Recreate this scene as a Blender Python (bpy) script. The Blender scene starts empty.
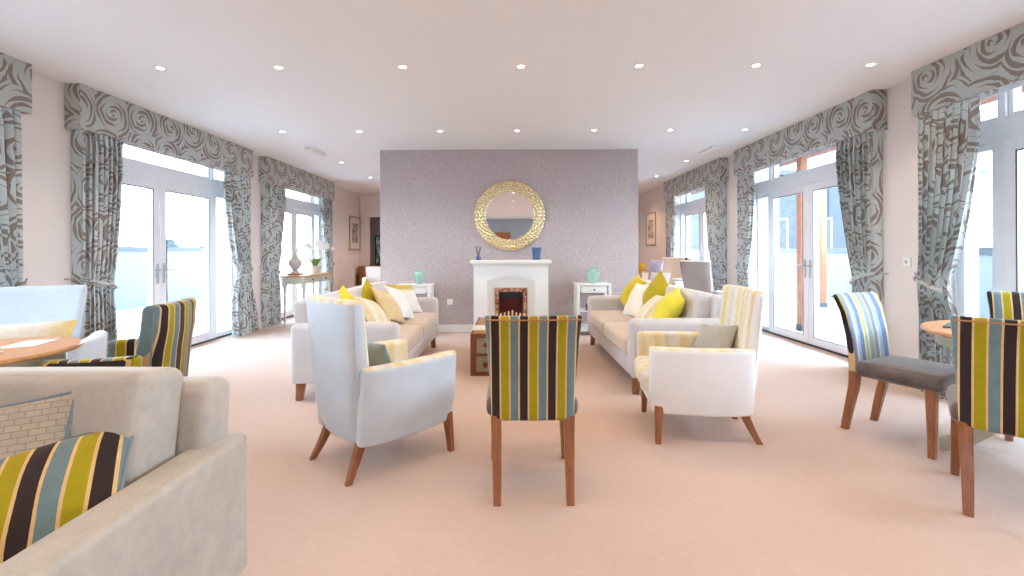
import bpy, bmesh, math, random
from mathutils import Vector, Matrix
random.seed(7)
C = bpy.context.scene.collection
PI = math.pi
def lin(c):
    c = c / 255.0
    return c / 12.92 if c <= 0.04045 else ((c + 0.055) / 1.055) ** 2.4
def rgb(r, g, b): return (lin(r), lin(g), lin(b), 1.0)

# ------------------------------------------------------------------ materials
class NT:
    """tiny node-tree writer"""
    def __init__(self, name):
        self.m = bpy.data.materials.new(name); self.m.use_nodes = True
        self.t = self.m.node_tree; self.t.nodes.clear()
        self.out = self.t.nodes.new('ShaderNodeOutputMaterial')
    def n(self, typ, ins=None, **props):
        nd = self.t.nodes.new(typ)
        for k, v in props.items(): setattr(nd, k, v)
        for k, v in (ins or {}).items():
            s = nd.inputs[k]
            if isinstance(v, bpy.types.NodeSocket): self.t.links.new(v, s)
            else: s.default_value = v
        return nd
    def math(self, op, a, b=0.0, c=0.0):
        return self.n('ShaderNodeMath', {0: a, 1: b, 2: c}, operation=op).outputs[0]
    def mix(self, f, a, b, mode='MIX'):
        nd = self.t.nodes.new('ShaderNodeMix'); nd.data_type = 'RGBA'; nd.blend_type = mode
        for i, v in ((0, f), (6, a), (7, b)):
            if isinstance(v, bpy.types.NodeSocket): self.t.links.new(v, nd.inputs[i])
            else: nd.inputs[i].default_value = v
        return nd.outputs[2]
    def ramp(self, f, stops, interp='LINEAR'):
        nd = self.n('ShaderNodeValToRGB', {0: f}); cr = nd.color_ramp; cr.interpolation = interp
        while len(cr.elements) > 1: cr.elements.remove(cr.elements[-1])
        cr.elements[0].position = stops[0][0]; cr.elements[0].color = stops[0][1]
        for p, c in stops[1:]:
            e = cr.elements.new(p); e.color = c
        return nd.outputs[0]
    def coord(self, which='Object'): return self.n('ShaderNodeTexCoord').outputs[which]
    def noise(self, scale, detail=3, vec=None, rough=0.55):
        return self.n('ShaderNodeTexNoise', {'Vector': vec or self.coord(), 'Scale': scale, 'Detail': detail, 'Roughness': rough}).outputs[0]
    def bump(self, h, strength, dist=0.01):
        return self.n('ShaderNodeBump', {'Height': h, 'Strength': strength, 'Distance': dist}).outputs[0]
    def pbsdf(self, **k):
        names = dict(color='Base Color', rough='Roughness', metal='Metallic', normal='Normal', sheen='Sheen Weight',
                     sheen_rough='Sheen Roughness', sheen_tint='Sheen Tint', spec='Specular IOR Level', trans='Transmission Weight',
                     ior='IOR', emit='Emission Color', estr='Emission Strength', alpha='Alpha', coat='Coat Weight')
        b = self.n('ShaderNodeBsdfPrincipled', {names[a]: v for a, v in k.items()})
        return b.outputs[0]
    def done(self, sh):
        self.t.links.new(sh, self.out.inputs[0]); return self.m

def plain(name, col, rough=0.5, metal=0.0, var=0.06, scale=9.0, **k):
    t = NT(name)
    f = t.noise(scale)
    dark = tuple(c * (1 - var * 2) for c in col[:3]) + (1,)
    c = t.mix(f, dark, tuple(min(1, x * (1 + var)) for x in col[:3]) + (1,))
    return t.done(t.pbsdf(color=c, rough=rough, metal=metal, **k))

def velvet(name, col, var=0.22, scale=7.0, sheen=0.35, rough=0.75, fine=220):
    t = NT(name)
    f = t.noise(scale, 5, rough=0.7); g = t.noise(fine, 2)
    a = tuple(c * (1 - var) for c in col[:3]) + (1,); b = tuple(min(1, c * (1 + var)) for c in col[:3]) + (1,)
    c = t.mix(t.ramp(f, [(0.3, (0, 0, 0, 1)), (0.7, (1, 1, 1, 1))]), a, b)
    c = t.mix(0.25, c, t.mix(g, a, b))
    return t.done(t.pbsdf(color=c, rough=rough, sheen=sheen, sheen_rough=0.4, normal=t.bump(g, 0.15, 0.004), spec=0.2))

LINE = rgb(222, 186, 130)
BOLD = [(0.0, rgb(52, 40, 40)), (.275, LINE), (.333, rgb(166, 152, 20)), (.61, LINE), (.667, rgb(112, 134, 138)), (.945, LINE)]
BOLD_LIT = [(0.0, rgb(140, 160, 166)), (.17, rgb(214, 208, 176)), (.24, rgb(186, 184, 96)), (.36, rgb(214, 214, 200)),
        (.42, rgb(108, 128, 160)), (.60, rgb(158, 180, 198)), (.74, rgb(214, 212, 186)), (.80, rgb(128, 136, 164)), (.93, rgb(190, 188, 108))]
TUB = [(0.0, rgb(238, 230, 208)), (.2, rgb(230, 212, 160)), (.34, rgb(236, 228, 212)), (.55, rgb(214, 210, 202)), (.7, rgb(234, 222, 186)), (.85, rgb(228, 206, 146)), (1.0, rgb(238, 230, 208))]
def striped(name, stops, axis, period, off=0.0, interp='CONSTANT', wob=0.0, sheen=0.3):
    t = NT(name)
    co = t.coord(); s = t.n('ShaderNodeSeparateXYZ', {0: co})
    x = s.outputs[axis]
    if wob:
        x = t.math('ADD', x, t.math('MULTIPLY', t.math('SUBTRACT', t.noise(16, 4, co), 0.5), wob))
    f = t.math('MODULO', t.math('ADD', x, off + period * 40), period)
    c = t.ramp(t.math('DIVIDE', f, period), stops, interp)
    g = t.noise(30, 4, co); c = t.mix(0.3, c, t.ramp(g, [(0.25, (.45, .45, .45, 1)), (.75, (1, 1, 1, 1))]), 'MULTIPLY')
    return t.done(t.pbsdf(color=c, rough=0.75, sheen=sheen, sheen_rough=0.4, spec=0.2, normal=t.bump(t.noise(240, 2, co), 0.15, 0.004)))

def rose(name, base, ink, size=0.3):
    t = NT(name)
    uv = t.coord('UV')
    wob = t.n('ShaderNodeTexNoise', {'Vector': uv, 'Scale': 7.0, 'Detail': 2.0}, noise_dimensions='2D').outputs['Color']
    sc = t.n('ShaderNodeVectorMath', {0: uv, 'Scale': 1 / size}, operation='SCALE').outputs[0]
    w2 = t.n('ShaderNodeVectorMath', {0: wob, 1: (0.5, 0.5, 0.5)}, operation='SUBTRACT').outputs[0]
    w2 = t.n('ShaderNodeVectorMath', {0: w2, 'Scale': 0.13}, operation='SCALE').outputs[0]
    v = t.n('ShaderNodeVectorMath', {0: sc, 1: w2}, operation='ADD').outputs[0]
    vo = t.n('ShaderNodeTexVoronoi', {'Vector': v, 'Scale': 1.0, 'Randomness': 0.5}, voronoi_dimensions='2D')
    loc = t.n('ShaderNodeVectorMath', {0: v, 1: vo.outputs['Position']}, operation='SUBTRACT').outputs[0]
    s = t.n('ShaderNodeSeparateXYZ', {0: loc})
    ang = t.math('ARCTAN2', s.outputs[1], s.outputs[0])
    r = vo.outputs['Distance']
    rnd = t.n('ShaderNodeSeparateColor', {0: vo.outputs['Color']}).outputs[0]
    ph = t.math('MULTIPLY', rnd, 6.283)
    spiral = t.math('ADD', t.math('MULTIPLY', r, 7.4), t.math('DIVIDE', t.math('ADD', ang, ph), 6.2832))
    fr = t.math('FRACT', t.math('ADD', spiral, 20.0))
    wave = t.math('SINE', t.math('ADD', t.math('MULTIPLY', ang, 2.0), t.math('ADD', t.math('MULTIPLY', r, 11.0), ph)))
    width = t.math('ADD', 0.25, t.math('MULTIPLY', wave, 0.26))
    ink_f = t.math('LESS_THAN', t.math('ABSOLUTE', t.math('SUBTRACT', fr, 0.5)), t.math('MULTIPLY', width, 0.72))
    c = t.mix(ink_f, base, ink)
    g = t.noise(150, 2)
    sh = t.pbsdf(color=t.mix(0.12, c, t.mix(g, (.2, .2, .2, 1), (.9, .9, .9, 1))), rough=0.55, sheen=0.2, spec=0.3)
    tr = t.n('ShaderNodeBsdfTranslucent', {0: c}).outputs[0]
    return t.done(t.n('ShaderNodeMixShader', {0: 0.16, 1: sh, 2: tr}).outputs[0])

def wood(name, a, b, axis_scale=(6, 6, 0.8), rough=0.4):
    t = NT(name)
    v = t.n('ShaderNodeMapping', {0: t.coord(), 'Scale': axis_scale}).outputs[0]
    f = t.noise(6, 6, v, 0.65)
    return t.done(t.pbsdf(color=t.mix(t.ramp(f, [(.3, (0, 0, 0, 1)), (.7, (1, 1, 1, 1))]), a, b), rough=rough))

M = {}
M['paint'] = plain('wall_paint', rgb(229, 219, 213), 0.85, var=.01)
M['ceiling'] = plain('ceiling_paint', rgb(238, 237, 236), 0.9, var=.008)
M['white'] = plain('white_gloss_paint', rgb(238, 238, 234), 0.4, var=.01)
M['upvc'] = plain('white_window_frame', rgb(236, 238, 242), 0.35, var=.01)
M['gasket'] = plain('dark_gasket', rgb(70, 74, 82), 0.6)
def carpet():
    t = NT('beige_carpet'); co = t.coord()
    a = t.noise(1.3, 4, co); g = t.noise(130, 3, co); h = t.noise(420, 2, co)
    c = t.mix(a, rgb(208, 180, 162), rgb(221, 195, 178)); k = t.noise(28, 5, co, .75); c = t.mix(t.ramp(k, [(.4, (0, 0, 0, 1)), (.7, (.35, .35, .35, 1))]), c, rgb(196, 166, 148)); c = t.mix(t.math('MULTIPLY', g, 0.5), c, rgb(176, 150, 134))
    return t.done(t.pbsdf(color=c, rough=0.95, sheen=0.25, spec=0.08, normal=t.bump(t.math('ADD', g, h), 0.5, 0.006)))
M['carpet'] = carpet()
def wallpaper(name, a, b, c3):
    t = NT(name); co = t.coord()
    v = t.n('ShaderNodeTexVoronoi', {'Vector': co, 'Scale': 26.0, 'Randomness': 0.8}, feature='SMOOTH_F1').outputs['Distance']
    n = t.noise(28, 6, co, 0.7); k = t.noise(80, 3, co)
    f = t.ramp(t.math('ADD', t.math('MULTIPLY', v, .6), t.math('MULTIPLY', n, .6)), [(.42, (0, 0, 0, 1)), (.5, (1, 1, 1, 1)), (.56, (.3, .3, .3, 1)), (.64, (1, 1, 1, 1))])
    c = t.mix(f, a, b); c = t.mix(t.ramp(k, [(.5, (0, 0, 0, 1)), (.75, (.6, .6, .6, 1))]), c, c3)
    return t.done(t.pbsdf(color=c, rough=0.6, spec=.3))
M['wallpaper'] = wallpaper('mauve_wallpaper', rgb(176, 163, 164), rgb(190, 179, 179), rgb(200, 191, 193))
M['bluepaper'] = wallpaper('blue_grey_wallpaper', rgb(140, 152, 160), rgb(166, 176, 184), rgb(180, 190, 196))
M['rose'] = rose('rose_swirl_fabric', rgb(196, 202, 199), rgb(136, 122, 112), .37)
M['leg'] = wood('brown_leg_wood', rgb(124, 74, 44), rgb(160, 102, 64), (8, 8, 1.2), .35)
M['oak'] = wood('oak_top', rgb(184, 128, 78), rgb(212, 158, 106), (2, 9, 2), .35)
M['cedar'] = wood('cedar_boards', rgb(120, 68, 38), rgb(146, 90, 54), (9, 1, 9), .6)
M['doorwood'] = wood('door_veneer', rgb(140, 84, 44), rgb(170, 108, 62), (8, 8, .8), .4)
M['bold'] = striped('bold_stripe_velvet', BOLD, 0, .140, .0657)
M['boldy'] = striped('bold_stripe_velvet_side', BOLD, 1, .140, .02)
M['pale'] = striped('bold_stripe_lit_copy', BOLD_LIT, 0, .27, .03)  # bold stripe as lightened by velvet sheen and window light, painted into the colours
M['tub'] = striped('soft_gold_stripe', TUB, 0, .30, .05, 'LINEAR', .05)
M['tuby'] = striped('soft_gold_stripe_side', TUB, 1, .30, .05, 'LINEAR', .05)
M['seat'] = velvet('dark_taupe_velvet', rgb(100, 87, 82), .5, 11, .5, .5)
M['sofa'] = velvet('beige_grey_velvet', rgb(206, 201, 199), .07, 5, .3)
M['sofa_seat'] = velvet('warm_beige_velvet', rgb(204, 184, 164), .08, 5, .3)
M['taupe'] = velvet('taupe_chenille', rgb(181, 175, 165), .16, 11, .25, fine=120)
M['bluevel'] = velvet('pale_blue_velvet', rgb(200, 209, 218), .07, 6, .35)
M['linen'] = velvet('cream_linen', rgb(232, 233, 234), .04, 5, .2)
M['greyvel'] = velvet('grey_velvet', rgb(160, 150, 146), .08, 6, .3)
M['peach'] = velvet('beige_upholstery', rgb(216, 192, 168), .06, 6, .2)
M['white_and_daylit'] = velvet('white_and_daylit_upholstery', rgb(232, 232, 230), .04, 6, .2)  # a real white fabric, also daylight painted on the beige and grey armchairs
M['mustard'] = velvet('mustard_velvet', rgb(196, 172, 22), .15, 6, .3)
M['lime'] = velvet('lime_yellow_fabric', rgb(222, 208, 64), .12, 6, .25)
M['olive'] = velvet('olive_velvet', rgb(176, 158, 18), .15, 6, .3)
M['cream'] = velvet('cream_fabric', rgb(236, 226, 208), .06, 8, .2)
M['offwhite'] = velvet('off_white_fabric', rgb(230, 232, 228), .05, 8, .2)
M['tancush'] = velvet('tan_gold_fabric', rgb(214, 190, 146), .12, 9, .2)
M['greyteal'] = velvet('grey_teal_silk', rgb(146, 156, 152), .14, 10, .3, .5)
M['lilac'] = velvet('lilac_fabric', rgb(190, 184, 204), .06, 8, .2)
M['greyc'] = velvet('grey_silk', rgb(168, 162, 148), .14, 10, .3, .5)
M['creamstripe'] = striped('cream_gold_band_fabric', [(0, rgb(238, 232, 216)), (.35, rgb(230, 214, 164)), (.5, rgb(240, 234, 222)), (.75, rgb(218, 196, 148)), (1, rgb(238, 232, 216))], 0, .26, .1, 'LINEAR', .06)
M['limeband'] = striped('white_lime_band_fabric', [(0, rgb(234, 232, 226)), (.62, rgb(236, 232, 220)), (.70, rgb(222, 196, 84)), (.92, rgb(198, 176, 60)), (1, rgb(198, 176, 60))], 1, .60, .30, 'LINEAR', .04)
M['yellowchenille'] = striped('yellow_cream_chenille', [(0, rgb(230, 204, 132)), (.3, rgb(226, 214, 192)), (.7, rgb(230, 220, 204)), (1, rgb(232, 202, 120))], 0, .60, .30, 'LINEAR', .08)
def croc():
    t = NT('croc_patterned_fabric'); co = t.coord()
    br = t.n('ShaderNodeTexBrick', {'Vector': co, 'Color1': rgb(178, 162, 138), 'Color2': rgb(160, 150, 136), 'Mortar': rgb(128, 116, 102), 'Scale': 15.0, 'Mortar Size': .022})
    w = t.noise(9, 4, co)
    return t.done(t.pbsdf(color=t.mix(.25, br.outputs[0], t.mix(w, rgb(140, 128, 112), rgb(200, 192, 178))), rough=.6, sheen=.3))
M['croc'] = croc()
M['piping'] = plain('blue_grey_piping', rgb(120, 132, 138), .6)
M['chrome'] = plain('brushed_steel', rgb(190, 192, 196), .3, 1.0, .03)
M['gold'] = plain('champagne_gold', rgb(228, 212, 172), .25, 1.0, .05, 20)
M['mirror'] = plain('mirror_silver', rgb(238, 236, 234), .02, 1.0, 0)
M['brown_leather'] = plain('brown_leather', rgb(120, 62, 34), .45, 0, .2, 14)
M['canvas'] = plain('olive_grey_canvas', rgb(150, 144, 118), .8, 0, .12, 30)
M['tan_leather'] = plain('tan_leather_top', rgb(176, 126, 76), .5, 0, .12, 18)
M['black'] = plain('black_iron', rgb(28, 26, 28), .5)
M['copper_tile'] = (lambda t: t.done(t.pbsdf(color=t.ramp(t.noise(22, 5, t.coord(), .75), [(.35, rgb(60, 44, 40)), (.45, rgb(150, 96, 76)), (.58, rgb(206, 170, 142)), (.68, rgb(90, 62, 54))]), rough=.25)))(NT('rust_marble'))
M['firered'] = plain('dark_red_firebox', rgb(104, 34, 30), .35, 0, .25, 12)
M['ivory'] = plain('ivory_piece', rgb(238, 214, 184), .4, var=.03)
def tinted(name, col, clear):
    t = NT(name)
    p = t.pbsdf(color=col, rough=.1, spec=.6); tr = t.n('ShaderNodeBsdfTransparent', {0: col}).outputs[0]; tl = t.n('ShaderNodeBsdfTranslucent', {0: col}).outputs[0]
    a = t.n('ShaderNodeMixShader', {0: .4, 1: p, 2: tl}).outputs[0]
    return t.done(t.n('ShaderNodeMixShader', {0: clear, 1: a, 2: tr}).outputs[0])
M['mint'] = tinted('mint_glass', rgb(222, 243, 236), .5)
M['blueglass'] = tinted('blue_glass', rgb(120, 156, 200), .35)
M['green'] = plain('orchid_leaf_green', rgb(112, 150, 56), .45, 0, .15)
M['petal'] = plain('white_petal', rgb(244, 244, 244), .6, 0, .02)
M['ceramic'] = plain('white_ceramic', rgb(232, 230, 224), .3, 0, .03)
M['stone'] = plain('pale_stone_urn', rgb(206, 204, 196), .6, 0, .1, 14)
M['console'] = plain('pale_green_grey_paint', rgb(206, 206, 188), .5, 0, .03)
M['table_paint'] = plain('sage_grey_paint', rgb(176, 172, 148), .5, 0, .04)
M['paper'] = plain('white_paper', rgb(236, 232, 226), .7, 0, .01)
M['slate'] = plain('dark_slate_mat', rgb(84, 88, 96), .6, 0, .05)
M['yellowpot'] = plain('ochre_glaze', rgb(204, 168, 44), .35, 0, .08)
M['purple'] = plain('mauve_grey_paint', rgb(150, 136, 140), .8, 0, .02)
def art(name, cols, scale):
    t = NT(name); f = t.noise(scale, 5, t.coord(), .6)
    n = len(cols)
    return t.done(t.pbsdf(color=t.ramp(f, [(.3 + .4 * i / (n - 1), c) for i, c in enumerate(cols)]), rough=.5))
M['art_grey'] = art('grey_figure_print', [rgb(60, 60, 62), rgb(120, 116, 112), rgb(196, 190, 182), rgb(90, 90, 92)], 7)
M['art_green'] = art('green_leaf_image', [rgb(20, 60, 44), rgb(60, 140, 104), rgb(214, 232, 224), rgb(40, 110, 84)], 5)
M['matboard'] = plain('picture_mount', rgb(226, 216, 204), .8, 0, .01)
M['silverframe'] = plain('silver_frame', rgb(168, 152, 134), .4, .3, .05)
M['terrace'] = plain('pale_terrace_paving', rgb(150, 154, 157), .8, 0, .03, 3)
M['balustrade'] = plain('frosted_balustrade', rgb(88, 93, 97), .4, 0, .02)
M['rail'] = plain('blue_grey_rail', rgb(30, 37, 46), .4, 0, .03)
M['clad'] = plain('grey_cladding', rgb(50, 56, 63), .7, 0, .03)
M['fog_green'] = plain('hazy_tree_green', rgb(36, 46, 47), .9, 0, .12, 2)
M['fog_roof'] = plain('hazy_roof', rgb(60, 65, 71), .9, 0, .03)
M['ground'] = plain('pale_ground', rgb(62, 68, 68), .9, 0, .05, .3)
M['lamp_face'] = (lambda t: t.done(t.n('ShaderNodeEmission', {0: (1, .86, .66, 1), 1: 14.0}).outputs[0]))(NT('downlight_lens'))
def glass():
    t = NT('window_glass')
    fr = t.n('ShaderNodeFresnel', {'IOR': 1.45}).outputs[0]
    fr = t.math('MULTIPLY', fr, t.math('SUBTRACT', 1.0, t.n('ShaderNodeNewGeometry').outputs['Backfacing']))
    g = t.n('ShaderNodeBsdfGlossy', {'Color': (1, 1, 1, 1), 'Roughness': .02}).outputs[0]
    tr = t.n('ShaderNodeBsdfTransparent', {0: (.97, .985, .99, 1)}).outputs[0]
    return t.done(t.n('ShaderNodeMixShader', {0: fr, 1: tr, 2: g}).outputs[0])
M['glass'] = glass()

# ------------------------------------------------------------------ mesh helpers
def obj(name, bm, mats, parent=None, smooth=40):
    me = bpy.data.meshes.new(name); bmesh.ops.recalc_face_normals(bm, faces=bm.faces[:]); bm.to_mesh(me); bm.free()
    for m in (mats if isinstance(mats, (list, tuple)) else [mats]): me.materials.append(m)
    if smooth:
        me.polygons.foreach_set('use_smooth', [True] * len(me.polygons))
        try: me.set_sharp_from_angle(angle=math.radians(smooth))
        except Exception: pass
    o = bpy.data.objects.new(name, me); C.objects.link(o)
    if parent: o.parent = parent
    return o
def tag(o, label, cat, group=None, kind=None):
    o['label'] = label; o['category'] = cat
    if group: o['group'] = group
    if kind: o['kind'] = kind
    return o
def thing(name, label, cat, loc=(0, 0, 0), rz=0.0, group=None, kind=None):
    o = bpy.data.objects.new(name, None); C.objects.link(o); o.empty_display_size = .1
    o.location = loc; o.rotation_euler = (0, 0, rz)
    return tag(o, label, cat, group, kind)
def face_rot(fx, fy): return math.atan2(-fx, fy)       # local +Y turns to (fx, fy)
def dup(root, loc, rz, label, group=None):
    r = root.copy(); C.objects.link(r); r.location = loc; r.rotation_euler = (0, 0, rz); r['label'] = label
    if group: r['group'] = group
    for ch in list(root.children):
        c = ch.copy(); C.objects.link(c); c.parent = r
        for g in list(ch.children):
            d = g.copy(); C.objects.link(d); d.parent = c
    return r
def axis_list(a, r, k, n):
    e = [-a + r * (1 - math.cos(PI / 2 * i / k)) for i in range(k)] if r > 0 else []
    inner = [(-a + r) + (2 * (a - r)) * i / n for i in range(n + 1)]
    return e + inner + [-v for v in reversed(e)]
def rbox(sx, sy, sz, r=.01, k=3, n=1, puff=(0, 0, 0), at=(0, 0, 0), bm=None, rot=None, taper=None):
    """rounded box, optionally puffed like upholstery"""
    own = bm is None
    b = bmesh.new()
    h = (sx / 2, sy / 2, sz / 2); r = min(r, min(h) * .98)
    L = [axis_list(v, r, k, n) for v in h]
    for ax in range(3):
        u, w = (ax + 1) % 3, (ax + 2) % 3
        for sg in (-1, 1):
            g = []
            for p in L[u]:
                row = []
                for q in L[w]:
                    c = [0, 0, 0]; c[ax] = sg * h[ax]; c[u] = p; c[w] = q
                    row.append(b.verts.new(c))
                g.append(row)
            for i in range(len(g) - 1):
                for j in range(len(g[0]) - 1):
                    f = [g[i][j], g[i + 1][j], g[i + 1][j + 1], g[i][j + 1]]
                    b.faces.new(f if sg > 0 else f[::-1])
    bmesh.ops.remove_doubles(b, verts=b.verts[:], dist=1e-6)
    for v in b.verts:
        c = v.co; inn = Vector([max(-(h[i] - r), min(h[i] - r, c[i])) for i in range(3)]); d = c - inn
        m = [1 - (c[i] / h[i]) ** 2 for i in range(3)]
        s = [(1 if c[i] > 0 else -1) * min(1, abs(c[i]) / h[i]) for i in range(3)]
        if d.length > 1e-9 and r > 0: v.co = inn + d.normalized() * r
        v.co += Vector((puff[0] * s[0] * m[1] * m[2], puff[1] * s[1] * m[0] * m[2], puff[2] * s[2] * m[0] * m[1]))
    if taper:
        for v in b.verts: v.co.x *= 1 + taper * v.co.z / h[2]
    mat = Matrix.Translation(at)
    if rot: mat = mat @ rot.to_4x4()
    bmesh.ops.transform(b, matrix=mat, verts=b.verts[:])
    if own: return b
    me = bpy.data.meshes.new('tmp'); b.to_mesh(me); b.free(); bm.from_mesh(me); bpy.data.meshes.remove(me)
    return bm
def box(bm, x0, x1, y0, y1, z0, z1, r=0.0):
    if r > 0: return rbox(x1 - x0, y1 - y0, z1 - z0, r, 2, 1, at=((x0 + x1) / 2, (y0 + y1) / 2, (z0 + z1) / 2), bm=bm)
    vs = [bm.verts.new((x, y, z)) for x in (x0, x1) for y in (y0, y1) for z in (z0, z1)]
    for f in ((0, 1, 3, 2), (4, 6, 7, 5), (0, 4, 5, 1), (2, 3, 7, 6), (0, 2, 6, 4), (1, 5, 7, 3)):
        bm.faces.new([vs[i] for i in f])
    return bm
def boxes(*bs, r=0.0):
    bm = bmesh.new()
    for b in bs: box(bm, *b, r=r)
    return bm
def rings(bm, rs, cap=True, closed=True):
    R = [[bm.verts.new(p) for p in r] for r in rs]; n = len(R[0])
    for i in range(len(R) - 1):
        for j in range(n if closed else n - 1):
            bm.faces.new([R[i][j], R[i][(j + 1) % n], R[i + 1][(j + 1) % n], R[i + 1][j]])
    if cap:
        bm.faces.new(R[0][::-1]); bm.faces.new(R[-1])
    return R
def lathe(profile, n=28, at=(0, 0, 0), bm=None, flute=None):
    bm = bm or bmesh.new(); rs = []
    for r, z in profile:
        rs.append([(at[0] + max(r, 1e-4) * (flute(a, z) if flute else 1) * math.cos(a), at[1] + max(r, 1e-4) * (flute(a, z) if flute else 1) * math.sin(a), at[2] + z)
                   for a in [2 * PI * j / n for j in range(n)]])
    rings(bm, rs); return bm
def tube(pts, r, n=8, bm=None, closed=False):
    bm = bm or bmesh.new(); P = [Vector(p) for p in pts]; m = len(P); rs = []
    up = Vector((0, 0, 1)); prev = None
    for i, p in enumerate(P):
        d = (P[(i + 1) % m] - P[i - 1]) if closed else (P[min(i + 1, m - 1)] - P[max(i - 1, 0)])
        d.normalize()
        if prev is None:
            a = d.cross(up)
            if a.length < .1: a = d.cross(Vector((1, 0, 0)))
        else: a = prev - d * prev.dot(d)
        a.normalize(); prev = a; b = d.cross(a)
        rr = r[i] if isinstance(r, (list, tuple)) else r
        rs.append([p + a * (rr * math.cos(2 * PI * j / n)) + b * (rr * math.sin(2 * PI * j / n)) for j in range(n)])
    if closed: rs.append(rs[0])
    rings(bm, rs, cap=not closed); return bm
def leg(pts, sizes, bm=None, n=6):
    """square tapering leg through points, smoothly curved, chamfered corners"""
    bm = bm or bmesh.new(); rs = []; K = len(pts)
    def interp(vals, t):
        i = min(int(t), K - 2); f = t - i
        p0, p1, p2, p3 = vals[max(i - 1, 0)], vals[i], vals[i + 1], vals[min(i + 2, K - 1)]
        return tuple(.5 * (2 * b + (c - a) * f + (2 * a - 5 * b + 4 * c - d) * f * f + (3 * b - a - 3 * c + d) * f ** 3) for a, b, c, d in zip(p0, p1, p2, p3))
    S = [(s, s) if not isinstance(s, tuple) else s for s in sizes]
    steps = (K - 1) * n
    for q in range(steps + 1):
        t = (K - 1) * q / steps
        x, y, z = interp(pts, t); w, d = interp(S, t); w /= 2; d /= 2; c = min(w, d) * .25
        rs.append([(x + a, y + b, z) for a, b in ((-w + c, -d), (w - c, -d), (w, -d + c), (w, d - c), (w - c, d), (-w + c, d), (-w, d - c), (-w, -d + c))])
    rings(bm, rs); return bm
def slab(levels, n=48, ex=.32, ey=.55, swap=False, top_round=.03, bot_round=.012):
    """upholstered slab lofted upward: level = (z, xc, yc, half_len, thickness, curve)"""
    def sp(v, e): return math.copysign(abs(v) ** e, v)
    z0, z1 = levels[0][0], levels[-1][0]
    def at(z):
        for a, b in zip(levels, levels[1:]):
            if z <= b[0] + 1e-9:
                f = (z - a[0]) / (b[0] - a[0]); f2 = f
                return [p + (q - p) * f2 for p, q in zip(a, b)]
        return list(levels[-1])
    zs = [(z0, bot_round)] + [(z0 + (z1 - z0) * i / 24, 0) for i in range(1, 24)]
    zs = [(z0, bot_round), (z0 + bot_round, 0)] + [z for z in zs[1:] if z0 + bot_round < z[0] < z1 - top_round]
    zs += [(z1 - top_round * (1 - math.sin(a)), top_round * (1 - math.cos(a))) for a in [PI / 2 * i / 5 for i in range(0, 6)]]
    bm = bmesh.new(); rs = []
    for z, shrink in zs:
        _, xc, yc, hl, th, cv = at(z)
        ring = []
        for j in range(n):
            a = 2 * PI * j / n
            u = sp(math.cos(a), ex) * (hl - shrink * .6); v = sp(math.sin(a), ey) * max(.004, th / 2 - shrink)
            v += cv * (u / hl) ** 2
            ring.append((xc + v, yc + u, z) if swap else (xc + u, yc + v, z))
        rs.append(ring)
    rings(bm, rs); return bm
def mats_by(o, fn):
    for p in o.data.polygons: p.material_index = fn(p.normal, p.center)
def box_uv(o):
    me = o.data; uv = me.uv_layers.new(name='UVMap')
    for p in me.polygons:
        n = [abs(v) for v in p.normal]; ax = n.index(max(n))
        for li in p.loop_indices:
            c = me.vertices[me.loops[li].vertex_index].co
            uv.data[li].uv = (c.y, c.z) if ax == 0 else ((c.x + 3.3, c.z) if ax == 1 else (c.y, c.x))
def struct(name, bm, m, label, smooth=0):
    o = obj(name, bm, m, None, smooth); o['kind'] = 'structure'; o['label'] = label; o['category'] = name.split('_')[0]; return o
def disc(bm, r, z, n=32, at=(0, 0), flip=False):
    bm.faces.new([bm.verts.new((at[0] + r * math.cos(2 * PI * j / n), at[1] + r * math.sin(2 * PI * j / n), z)) for j in range(n)])

# ------------------------------------------------------------------ room shell
CH = 2.815                                     # ceiling height
XL, XR = -4.10, 3.70                           # inner faces of the window walls
DL, DR = -4.30, 3.96                           # planes of the glazed doors
YB, YF = 13.0, -8.2
WT = .42
LEFT_OPEN = [(-6.9, -4.1), (.95, 3.68), (4.28, 6.98), (7.52, 10.2)]  # first span on each side: unseen opening added to let daylight in
RIGHT_OPEN = [(-6.9, -4.1), (1.15, 4.0), (4.52, 7.2), (7.76, 10.42)]
OH = 2.64                                      # opening height
struct('floor', boxes((XL - WT, XR + WT, YF - .1, YB + .6, -.12, 0)), M['carpet'], 'pale beige carpeted floor of the lounge')
struct('ceiling', boxes((XL - WT, XR + WT, YF - .1, YB + .6, CH, CH + .12)), M['ceiling'], 'plain white ceiling of the lounge')
def window_wall(name, x0, x1, opens, label):
    bm = bmesh.new(); y = YF
    for a, b in opens + [(YB + .5, None)]:
        box(bm, x0, x1, y, a, 0, CH)
        if b is not None: box(bm, x0, x1, a, b, OH, CH)
        y = b
    return struct(name, bm, M['paint'], label)
window_wall('wall_left', XL - WT, XL, LEFT_OPEN, 'off-white wall on the left pierced by glazed doors')
window_wall('wall_right', XR, XR + WT, RIGHT_OPEN, 'off-white wall on the right pierced by glazed doors')
struct('wall_centre', boxes((-2.0, 1.98, 7.02, 7.42, 0, CH)), M['wallpaper'], 'mauve patterned wallpaper wall behind the fireplace')
bm = boxes((XL, -3.86, 12.45, 12.57, 0, CH), (-3.86, -2.2, 12.45, 12.57, 2.2, CH), (-2.2, XR, 12.45 + .55, 12.57 + .55, 0, CH), (-2.3, -2.2, 12.45, 13.1, 0, CH))
struct('wall_back', bm, M['paint'], 'far end wall seen past the fireplace wall')
struct('wall_recess', boxes((XL, -2.3, 13.1, 13.2, 0, CH)), M['purple'], 'darker mauve wall inside the far left recess')
struct('wall_rear', boxes((XL, XR, YF - .1, YF, 0, CH)), M['bluepaper'], 'blue-grey papered wall seen in the mirror')
d = thing('door_1', 'brown wooden door seen only in the mirror', 'door', (-.365, YF, 0), 0, None, 'structure')
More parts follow.
